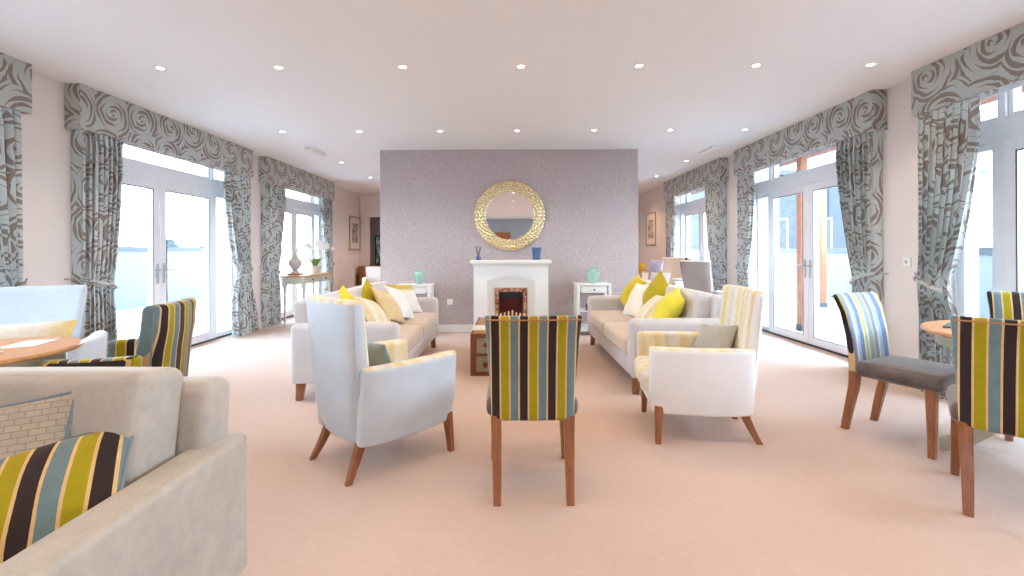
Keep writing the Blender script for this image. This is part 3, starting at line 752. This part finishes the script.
# cushions: right sofa
G = 'cushions on the right sofa'
cushion('mustard cushion on the right sofa farthest from the viewer', (1.54, 5.76, .735), (-1, -.09), 34, -13, 'mustard', group=G)
cushion('cream cushion between the mustard and the olive ones on the right sofa', (1.49, 5.32, .67), (-.98, -.19), 28, 2, 'cream', group=G)
cushion('olive mustard cushion standing on its corner in the middle of the right sofa', (1.60, 5.0, .76), (-1, -.25), 22, -32, 'olive', group=G)
cushion('pale cream cushion leaning far back in front of the olive one', (1.46, 4.66, .63), (-.98, -.15), 46, 2, 'creamstripe', group=G)
cushion('lime yellow cushion nearest the near arm of the right sofa', (1.50, 4.33, .68), (-1, .1), 34, -14, 'lime', th=.21, group=G)
G = 'cushions on the left sofa'
cushion('lime cushion at the near end of the left sofa, behind the tub chair', (-1.50, 4.20, .67), (1, -.3), 22, 30, 'lime', group=G)
cushion('olive cushion leaning on the back of the left sofa', (-1.49, 4.88, .68), (1, -.3), 18, 36, 'olive', group=G)
cushion('cream banded cushion nearest the viewer on the left sofa', (-1.36, 4.50, .64), (1, -.07), 46, -22, 'creamstripe', group=G)
cushion('tan and cream cushion just behind the nearest cream banded one', (-1.30, 4.88, .665), (1, 0), 36, -20, 'tancush', group=G)
cushion('off-white cushion in the middle of the left sofa', (-1.25, 5.16, .665), (1, 0), 33, -14, 'offwhite', group=G)
cushion('white cushion with lime top band by the far arm of the left sofa', (-1.34, 5.76, .655), (.83, -.56), 36, -5, 'limeband', group=G)
cushion('small grey cushion standing in the cream tub chair', (1.44, 3.24, .585), (-1, -.25), 30, 8, 'greyc', w=.36, h=.30, th=.12)
cushion('small teal grey cushion inside the pale blue tub chair', (-.86, 2.90, .565), (.60, .80), 22, 0, 'greyteal', w=.32, h=.26, th=.12)

# ------------------------------------------------------------------ chest and chess set
t = thing('trunk_table', 'brown leather and canvas trunk used as a coffee table behind the centre chair', 'trunk', (.10, 5.13, 0))
w, dpt, h = 1.0, 1.15, .42
obj('body', rbox(w - .02, dpt - .02, h - .04, .01, at=(0, 0, h / 2)), M['canvas'], t)
bm = bmesh.new()
for z in (.02, h * .5, h - .02):
    zz = .014 if z == h * .5 else .022
    box(bm, -w / 2, w / 2, -dpt / 2, -dpt / 2 + .03, z - zz, z + zz, .005); box(bm, -w / 2, w / 2, dpt / 2 - .03, dpt / 2, z - zz, z + zz, .005)
    box(bm, -w / 2, -w / 2 + .03, -dpt / 2, dpt / 2, z - zz, z + zz, .005); box(bm, w / 2 - .03, w / 2, -dpt / 2, dpt / 2, z - zz, z + zz, .005)
for sx in (-1, 1):
    for sy in (-1, 1): rbox(.06, .06, h, .012, at=(sx * (w / 2 - .028), sy * (dpt / 2 - .028), h / 2), bm=bm)
obj('leather_edging', bm, M['brown_leather'], t)
obj('trunk_top', rbox(w - .05, dpt - .05, .02, .004, at=(0, 0, h - .006)), M['tan_leather'], t)
for x in (-.35, .0, .35):
    for z in (.11, .31): obj('knob', tube([(x, -dpt / 2 + .012, z), (x, -dpt / 2 - .02, z)], [.03, .024], 14), M['brown_leather'], t)
o = obj('chess_board', rbox(.42, .42, .02, .003, at=(0, 0, .01)), [M['oak']], None); o.location = (.012, 5.42, .424); tag(o, 'wooden chess board on the trunk under the cream pieces', 'chess board')
KINDS = ['rook', 'knight', 'bishop', 'queen', 'king', 'bishop', 'knight', 'rook']
HT = dict(rook=.078, knight=.084, bishop=.092, queen=.105, king=.118)
names = ['leftmost', 'second from the left', 'third from the left', 'fourth from the left, tall', 'fifth from the left, tallest', 'third from the right', 'second from the right', 'rightmost']
for k, kd in enumerate(KINDS):
    hh = HT[kd]; x = -.155 + .045 * k
    pr = [(.017, 0), (.017, .008), (.012, .014), (.008, .03), (.007, hh * .62), (.013, hh * .68), (.008, hh * .72), (.011, hh * .86), (.009, hh * .95), (.002, hh)]
    if kd == 'rook': pr = pr[:5] + [(.012, hh * .75), (.013, hh), (.009, hh), (.008, hh * .94)]
    o = obj('chess_piece', lathe(pr, 16), M['ivory']); o.location = (x, 5.30, .444)
    tag(o, 'cream chess piece, %s of the row above the chair back' % names[k], 'chess piece', 'cream chess pieces on the trunk')
o = obj('magazine', rbox(.22, .30, .012, .003, at=(0, 0, .006)), M['yellowchenille']); o.location = (-.29, 4.85, .426); tag(o, 'yellow and cream magazine on the near left of the trunk', 'magazine')

# ------------------------------------------------------------------ foreground sofa
sofa('sofa', 'large taupe sofa in the near left corner with patterned cushions', (-1.97, 1.14, 0), PI, W=2.1, D=.92, arm_h=.62, arm_w=.127, back_h=.83, seat_h=.44, nseat=2, nback=2, fab='taupe', seatfab='taupe', backfab='taupe', arm_r=.018, cush_h=.895, pad=.2)
cushion('croc patterned taupe cushion with blue piping on the near left sofa', (-1.43, 1.15, .63), (.3, -1), 20, 5, 'croc', w=.50, h=.44, th=.11, piping='piping')
cushion('bold striped cushion with piping against the arm of the near left sofa', (-1.24, 1.13, .59), (.3, -1), 36, 188, 'bold', w=.47, h=.37, th=.12, piping='piping')

# ------------------------------------------------------------------ left table group
def round_table(label, loc, r, h, rz, paint):
    t = thing('round_table', label, 'table', loc, rz)
    obj('table_top', lathe([(.01, h - .03), (r - .02, h - .03), (r, h - .018), (r, h - .008), (r - .008, h), (.01, h)], 64), M['oak'], t)
    obj('apron', lathe([(r - .09, h - .10), (r - .07, h - .10), (r - .07, h - .031), (r - .09, h - .031)], 48), M[paint], t)
    obj('pedestal', lathe([(.09, .20), (.07, .24), (.045, .30), (.055, .42), (.075, .50), (.05, .58), (.06, .66), (.12, h - .035)], 32), M[paint], t)
    for k in range(4):
        a = PI / 2 * k; pts = [(.04, .30), (.2, .24), (.36, .10), (.50, .035)]
        bm = bmesh.new(); rs = []
        for i, (q, z) in enumerate(pts):
            ww = .022; hh = (.07, .055, .045, .035)[i]
            nx, ny = -math.sin(a), math.cos(a)
            rs.append([(q * math.cos(a) + nx * s * ww, q * math.sin(a) + ny * s * ww, z + dz * hh) for s, dz in ((-1, -1), (1, -1), (1, 1), (-1, 1))])
        rings(bm, rs); obj('foot', bm, M[paint], t, 50)
    return t
round_table('round oak table at the left in front of the pale blue armchair', (-2.72, 2.30, 0), .41, .755, .4, 'table_paint')
round_table('round oak table at the right edge among striped dining chairs', (3.14, 2.65, 0), .56, .75, PI - .36, 'table_paint')
tub_chair('armchair', 'pale blue high-backed armchair behind the left round table', (-3.42, 3.13, 0), (.50, -.86), 'bluevel', 'bluevel', 'bluevel', bw=.275, aw=.46, back_h=1.0, arm_h=.64, lean=.06)
cushion('long yellow and cream cushion in the pale blue armchair', (-3.24, 2.97, .66), (.50, -.86), 24, 0, 'yellowchenille', w=.60, h=.28, th=.15)
tub_chair('striped_armchair', 'boldly striped armchair at the left round table, turned away', (-2.285, 2.56, 0), (-.975, -.22), 'bold', 'bold', 'boldy', bw=.215, aw=.32, back_h=.97, arm_h=.715, lean=.03, arm_t=.075, base=.30, depth=.24, seat_h=.47, af=.13)
for x, y, rz, lab in ((-2.62, 2.48, .3, 'white paper sheet on the left round table, right one'), (-2.56, 2.16, .5, 'white paper sheet on the left round table at the photo edge')):
    o = obj('paper_sheet', rbox(.15, .21, .004, .001, at=(0, 0, .002)), M['paper']); o.location = (x, y, .755); o.rotation_euler = (0, 0, rz); tag(o, lab, 'paper')
o = obj('place_mat', rbox(.22, .30, .012, .003, at=(0, 0, .006)), M['slate']); o.location = (2.92, 2.84, .75); o.rotation_euler = (0, 0, .7); tag(o, 'dark menu folder lying on the right round table', 'folder')

# ------------------------------------------------------------------ console table with urn and orchid
t = thing('console_table', 'pale painted console table with oak top before the far left doors', 'console table', (-3.63, 8.2, 0))
cw, cl, chh = .42, 1.2, .85
obj('table_top', rbox(cw, cl, .025, .006, at=(0, 0, chh - .0125)), M['oak'], t)
obj('apron', boxes((-cw / 2 + .03, cw / 2 - .04, -cl / 2 + .03, cl / 2 - .03, chh - .14, chh - .025)), M['console'], t, 0)
for y in (-.28, .28):
    dr = obj('drawer', rbox(.02, .48, .09, .004, at=(cw / 2 - .036, y, chh - .082)), M['console'], t)
    obj('knob', tube([(cw / 2 - .026, y, chh - .082), (cw / 2 + .0, y, chh - .082)], [.008, .014], 10), M['slate'], dr)
for sx in (-1, 1):
    for sy in (-1, 1):
        bm = lathe([(.018, 0), (.022, .02), (.015, .05), (.02, .3), (.026, .5), (.018, .56), (.03, .60), (.022, .63), (.03, .66)], 14, (sx * (cw / 2 - .05), sy * (cl / 2 - .05), 0))
        box(bm, sx * (cw / 2 - .05) - .03, sx * (cw / 2 - .05) + .03, sy * (cl / 2 - .05) - .03, sy * (cl / 2 - .05) + .03, .66, chh - .026)
        obj('leg', bm, M['console'], t)
t = thing('lidded_urn', 'pale stone lidded urn on the left of the console table', 'urn', (-3.72, 7.88, .85))
obj('plinth', rbox(.19, .19, .035, .005, at=(0, 0, .0175)), M['oak'], t)
obj('body', lathe([(.07, .035), (.075, .05), (.03, .075), (.03, .095), (.075, .13), (.105, .19), (.105, .235), (.08, .27), (.05, .285)], 32), M['stone'], t)
obj('lid', lathe([(.056, .285), (.058, .295), (.035, .315), (.02, .33), (.03, .35), (.018, .38), (.024, .40), (.003, .44)], 24), M['stone'], t)
t = thing('orchid', 'white orchid in a white bowl on the right of the console table', 'potted orchid', (-3.62, 8.45, .85))
obj('pot', lathe([(.06, 0), (.065, .01), (.10, .08), (.115, .14), (.108, .14), (.09, .09), (.05, .03)], 32), M['ceramic'], t)
obj('compost', lathe([(.005, .11), (.097, .112), (.097, .115), (.005, .125)], 24), M['brown_leather'], t)
rn = random.Random(4)
for k in range(8):
    a = 2 * PI * k / 8 + rn.uniform(-.2, .2); bm = bmesh.new(); rs = []
    for i in range(8):
        f = i / 7; q = .03 + .13 * f; z = .12 + .16 * math.sin(f * 2.0); ww = .03 * math.sin(PI * min(.97, f * .9 + .08))
        nx, ny = -math.sin(a), math.cos(a)
        rs.append([(q * math.cos(a) + nx * s * ww, q * math.sin(a) + ny * s * ww, z - .008 * (1 - abs(s)) + e) for s, e in ((-1, 0), (0, 0), (1, 0), (0, .006))])
    rings(bm, rs); obj('leaf', bm, M['green'], t)
def flower(c, d, s):
    bm = bmesh.new(); d = Vector(d).normalized(); a = d.cross(Vector((0, 0, 1))).normalized(); b = a.cross(d)
    for k in range(5):
        th = 2 * PI * k / 5 + .3; u = a * math.cos(th) + b * math.sin(th); v = d.cross(u); pl = 1 if k % 2 else .85
        ring = [Vector(c) + u * (s * pl * q) + v * (s * w) + d * (s * .15 * q) for q, w in ((.05, 0), (.35, -.28), (.75, -.3), (1, 0), (.75, .3), (.35, .28))]
        r2 = [p + d * .004 for p in ring]
        rings(bm, [ring, r2])
    lathe([(.2 * s, -.1 * s), (.22 * s, 0.05 * s), (.05 * s, .2 * s)], 8, c, bm)
    return bm
for q, (ax, ay, hz) in enumerate(((.16, -.10, .58), (-.04, .22, .62), (.18, .20, .52), (-.12, -.16, .54))):
    pts = []
    for i in range(12):
        f = i / 11; pts.append((ax * f ** 2 * 1.2, ay * f ** 2 * 1.2, .12 + (hz - .12) * math.sin(f * PI * .62)))
    obj('stem', tube(pts, .004, 6), M['green'], t)
    for k in range(6):
        p = pts[6 + k] if 6 + k < 12 else pts[-1]
        obj('flower', flower((p[0] + rn.uniform(-.03, .03), p[1] + rn.uniform(-.03, .03), p[2] + rn.uniform(-.03, .02)), (rn.uniform(.3, 1), -1, rn.uniform(-.2, .2)), .05), M['petal'], t)

# ------------------------------------------------------------------ pictures and far furniture
def picture(label, loc, rz, w, h, img, frame, mw=.07, name='framed_picture'):
    t = thing(name, label, 'picture', loc, rz)
    bm = bmesh.new()
    for x0, x1, z0, z1 in ((-w / 2, -w / 2 + .035, -h / 2, h / 2), (w / 2 - .035, w / 2, -h / 2, h / 2), (-w / 2 + .035, w / 2 - .035, -h / 2, -h / 2 + .035), (-w / 2 + .035, w / 2 - .035, h / 2 - .035, h / 2)):
        box(bm, x0, x1, -.03, 0, z0, z1, .004)
    obj('frame', bm, M[frame], t)
    if mw: obj('mount', boxes((-w / 2 + .034, w / 2 - .034, -.016, -.002, -h / 2 + .034, h / 2 - .034)), M['matboard'], t, 0)
    m = .035 + mw
    obj('artwork', boxes((-w / 2 + m, w / 2 - m, -.019, -.0165 if mw else -.002, -h / 2 + m, h / 2 - m)), M[img], t, 0)
picture('framed grey print with pale mount on the far left wall', (XL, 12.0, 1.74), PI / 2, .80, .88, 'art_grey', 'silverframe', .15)
picture('framed grey print with pale mount on the far right wall', (XR, 11.9, 1.80), -PI / 2, .80, .86, 'art_grey', 'silverframe', .15)
picture('green leafy picture in a dark frame above the far wooden cabinet', (-3.52, 13.1, 1.29), 0, .72, .84, 'art_green', 'black', 0)
t = thing('wooden_cabinet', 'brown wooden cabinet in the far left recess', 'cabinet', (-3.40, 12.2, 0))
obj('body', rbox(1.15, .42, .82, .006, at=(0, 0, .43)), M['doorwood'], t)
obj('cabinet_top', rbox(1.19, .45, .03, .006, at=(0, 0, .855)), M['doorwood'], t)
for x in (-.29, .29):
    dr = obj('cabinet_door', rbox(.54, .02, .70, .004, at=(x, -.218, .44)), M['doorwood'], t)
    obj('knob', tube([(x * .3, -.228, .5), (x * .3, -.25, .5)], [.008, .014], 10), M['chrome'], dr)
tub_chair('armchair', 'white armchair in front of the far wooden cabinet, left of the wallpaper', (-2.95, 10.4, 0), (.25, -.97), 'white_and_daylit', 'white_and_daylit', 'white_and_daylit', bw=.33, aw=.40, back_h=.90, arm_h=.66, lean=.06)
tub_chair('armchair', 'beige high-backed armchair at the far right holding two cushions', (3.12, 9.0, 0), (-.72, -.69), 'white_and_daylit', 'peach', 'peach', bw=.30, aw=.36, back_h=1.10, arm_h=.66, lean=.08)  # white outside is daylight painted onto the beige chair's side
cushion('lilac cushion propped in the far right beige armchair', (2.90, 9.06, .86), (-.72, -.69), 14, 0, 'lilac', w=.30, h=.42, th=.14)
cushion('pale grey cushion in front of the lilac one in the far armchair', (2.90, 8.84, .66), (-.72, -.69), 20, 0, 'offwhite', w=.42, h=.34, th=.14)
tub_chair('armchair', 'grey high-backed armchair seen from behind beside the far right curtain', (3.06, 6.95, 0), (.84, .54), 'greyvel', 'white_and_daylit', 'white_and_daylit', bw=.225, aw=.34, back_h=1.10, arm_h=.66, lean=.08)  # white inside is daylight painted onto the grey chair's lit edge
t = thing('small_table', 'small white table between the two far right armchairs', 'side table', (3.2, 8.25, 0))
obj('table_top', lathe([(.01, .70), (.24, .70), (.25, .71), (.25, .725), (.01, .73)], 32), M['white'], t)
obj('pedestal', lathe([(.03, .05), (.022, .2), (.03, .4), (.02, .6), (.06, .70)], 20), M['white'], t); obj('base', lathe([(.19, 0), (.2, .012), (.16, .03), (.04, .06)], 28), M['white'], t)
t = thing('figurine', 'dark figurine on a square plinth beyond the grey armchair', 'ornament', (3.18, 8.2, .73))
obj('plinth', rbox(.12, .12, .09, .006, at=(0, 0, .045)), M['slate'], t)
bm = tube([(0, 0, .09), (.02, 0, .16), (-.01, .01, .23), (.015, 0, .30), (0, 0, .35)], [.022, .02, .028, .018, .012], 10); tube([(-.01, .01, .24), (.05, .0, .20), (.06, -.01, .27)], [.012, .01, .008], 8, bm); lathe([(.005, 0), (.02, .012), (.022, .028), (.005, .045)], 12, (0, 0, .345), bm)
obj('figure', bm, M['black'], t)
t = thing('sideboard', 'pale wooden sideboard at the far right carrying an ochre bowl', 'sideboard', (3.25, 10.95, 0))
obj('body', rbox(.42, .9, .70, .008, at=(0, 0, .39)), M['peach'], t); obj('cabinet_top', rbox(.46, .94, .03, .006, at=(0, 0, .755)), M['oak'], t)
for sx in (-1, 1):
    for sy in (-1, 1): obj('foot', leg([(sx * .17, sy * .40, 0), (sx * .17, sy * .40, .05)], [.04, .05]), M['leg'], t)
o = obj('ochre_bowl', lathe([(.05, 0), (.055, .01), (.10, .06), (.115, .12), (.10, .17), (.07, .19), (.06, .185), (.09, .12), (.04, .03)], 28), M['yellowpot']); o.location = (3.1, 10.75, .77); tag(o, 'ochre yellow pot on the far right sideboard', 'pot')

# ------------------------------------------------------------------ outside
def st(name, bm, m, label): return struct(name, bm, m, label)
st('terrace_left', boxes((-8.9, XL - WT, -12, 24, -.14, -.04)), M['terrace'], 'pale paved terrace outside the left doors')
st('terrace_right', boxes((XR + WT, 8.4, -12, 24, -.14, -.04)), M['terrace'], 'pale paved terrace outside the right doors')
st('trim_1', boxes((-8.86, -8.80, -12, 24, -.04, 1.30)), M['balustrade'], 'frosted pale balustrade panels along the left terrace')
st('trim_2', boxes((-8.90, -8.76, -12, 24, 1.30, 1.39)), M['rail'], 'blue-grey handrail on the left terrace balustrade')
st('trim_3', boxes((8.30, 8.36, -12, 24, -.04, 1.16)), M['balustrade'], 'pale balustrade panels along the right terrace')
st('trim_4', boxes((8.26, 8.40, -12, 24, 1.16, 1.28)), M['rail'], 'blue-grey handrail on the right terrace balustrade')
for n, (x0, x1, lab) in enumerate(((XL - WT - 1.2, XL - WT, 'cedar soffit above the left doors outside'), (XR + WT, XR + WT + 1.2, 'cedar soffit above the right doors outside'))):
    bm = bmesh.new(); y = -12.0
    while y < 24:
        box(bm, x0, x1, y, y + .138, 2.86, 2.90); y += .145
    st('trim_%d' % (5 + n), bm, M['cedar'], lab)
for (x, y, lab) in ((4.66, 7.25, 'cedar post just outside the right double doors, left one'), (7.0, 10.2, 'cedar post farther out on the right terrace')):
    t = thing('cedar_post', lab, 'post', (x, y, -.04)); obj('post', rbox(.12, .12, 2.9, .006, at=(0, 0, 1.45)), M['cedar'], t); obj('base_shoe', rbox(.14, .14, .10, .006, at=(0, 0, .05)), M['clad'], t)
st('ground', boxes((-160, 160, -60, 160, -4.3, -4.2)), M['ground'], 'hazy pale ground far below the terraces')
t = thing('building', 'pale grey clad building outside the right doors', 'building', (13.0, 19.5, -4.2))
bm = boxes((-4.2, 5, -2, 6, 0, 8.3)); 
for k in range(1, 12): box(bm, -4.23, -4.2, -2, 6, k * .7, k * .7 + .03); 
for k in range(1, 8): box(bm, -4.2 + k * 1.15, -4.17 + k * 1.15, -2.03, -2, 0, 8.3)
obj('wall', bm, M['clad'], t, 0)
for x in (-2.9, -1.2, 1.6): w_ = obj('window', boxes((x, x + .5, -2.06, -2.0, 5.3, 6.6)), M['rail'], t, 0); obj('frame', boxes((x - .05, x, -2.08, -2, 5.25, 6.65), (x + .5, x + .55, -2.08, -2, 5.25, 6.65), (x, x + .5, -2.08, -2, 6.6, 6.65), (x, x + .5, -2.08, -2, 5.25, 5.3)), M['upvc'], w_, 0)
obj('roof', boxes((-4.4, 5.2, -2.2, 6.2, 8.3, 8.5)), M['rail'], t, 0)
def tree(label, loc, r, h, seed):
    t = thing('distant_tree', label, 'tree', loc, 0, 'hazy trees beyond the terrace'); rn = random.Random(seed)
    obj('trunk', tube([(0, 0, 0), (.05, 0, h * .4), (0, .05, h * .75)], [.3, .22, .12], 8), M['leg'], t)
    bm = bmesh.new()
    for k in range(14):
        c = Vector((rn.uniform(-.7, .7) * r, rn.uniform(-.7, .7) * r, h - r * rn.uniform(.5, 1.1))); m = Matrix.Translation(c)
        res = bmesh.ops.create_icosphere(bm, subdivisions=2, radius=r * rn.uniform(.3, .5), matrix=m)
        for v in res['verts']: v.co += (v.co - c) * rn.uniform(-.15, .15)
    obj('crown', bm, M['fog_green'], t)
tree('hazy round tree seen above the left terrace rail', (-40, 52.5, -4.2), 1.5, 7.6, 1)
tree('small hazy tree far beyond the left terrace, right of the round one', (-40, 60, -4.2), 1.2, 6.6, 2)
for x, y, w2, h2, lab in ((-42, 44, 9, 6.3, 'hazy low pale building beyond the left terrace'), (-46, 66, 8, 6.0, 'hazy pale building right of the distant trees')):
    t = thing('distant_building', lab, 'building', (x, y, -4.2)); obj('wall', boxes((-3, 3, -w2 / 2, w2 / 2, 0, h2 - .6)), M['fog_roof'], t, 0)
    bm = bmesh.new(); rings(bm, [[(-3.3, yy, h2 - .6), (3.3, yy, h2 - .6), (0, yy, h2 + .3)] for yy in (-w2 / 2 - .2, w2 / 2 + .2)]); obj('roof', bm, M['clad'], t, 0)

# ------------------------------------------------------------------ sky, camera, view
w = bpy.data.worlds.new('World'); bpy.context.scene.world = w; w.use_nodes = True
nt = w.node_tree; bg = nt.nodes['Background']
tc = nt.nodes.new('ShaderNodeTexCoord'); sp = nt.nodes.new('ShaderNodeSeparateXYZ'); cr = nt.nodes.new('ShaderNodeValToRGB')
nt.links.new(tc.outputs['Generated'], sp.inputs[0]); nt.links.new(sp.outputs[2], cr.inputs[0])
cr.color_ramp.elements[0].position = .0; cr.color_ramp.elements[0].color = (.74, .87, 1, 1)
cr.color_ramp.elements[1].position = .7; cr.color_ramp.elements[1].color = (.52, .73, 1, 1)
nt.links.new(cr.outputs[0], bg.inputs[0]); bg.inputs[1].default_value = 21.0
cam = bpy.data.cameras.new('camera'); co = bpy.data.objects.new('camera', cam); C.objects.link(co)
cam.sensor_width = 36.0; cam.lens = 455 / 1024 * 36.0; cam.shift_x = .002; cam.shift_y = -37 / 1024; cam.clip_start = .05; cam.clip_end = 400
co.location = (0, 0, 1.25); co.rotation_mode = 'XYZ'
co.matrix_world = Matrix.Translation((0, 0, 1.25)) @ Matrix.Rotation(PI / 2, 4, 'X') @ Matrix.Rotation(-math.radians(.27), 4, 'Z')
sc = bpy.context.scene; sc.camera = co
sc.view_settings.view_transform = 'Standard'; sc.view_settings.look = 'None'; sc.view_settings.gamma = 1.0; sc.view_settings.use_curve_mapping = False
sc.view_settings.exposure = 0.27
sc.cycles.max_bounces = 10; sc.cycles.diffuse_bounces = 6; sc.cycles.transparent_max_bounces = 16; sc.cycles.caustics_reflective = False; sc.cycles.caustics_refractive = False
sc.cycles.use_denoising = True; sc.cycles.sample_clamp_indirect = 8.0
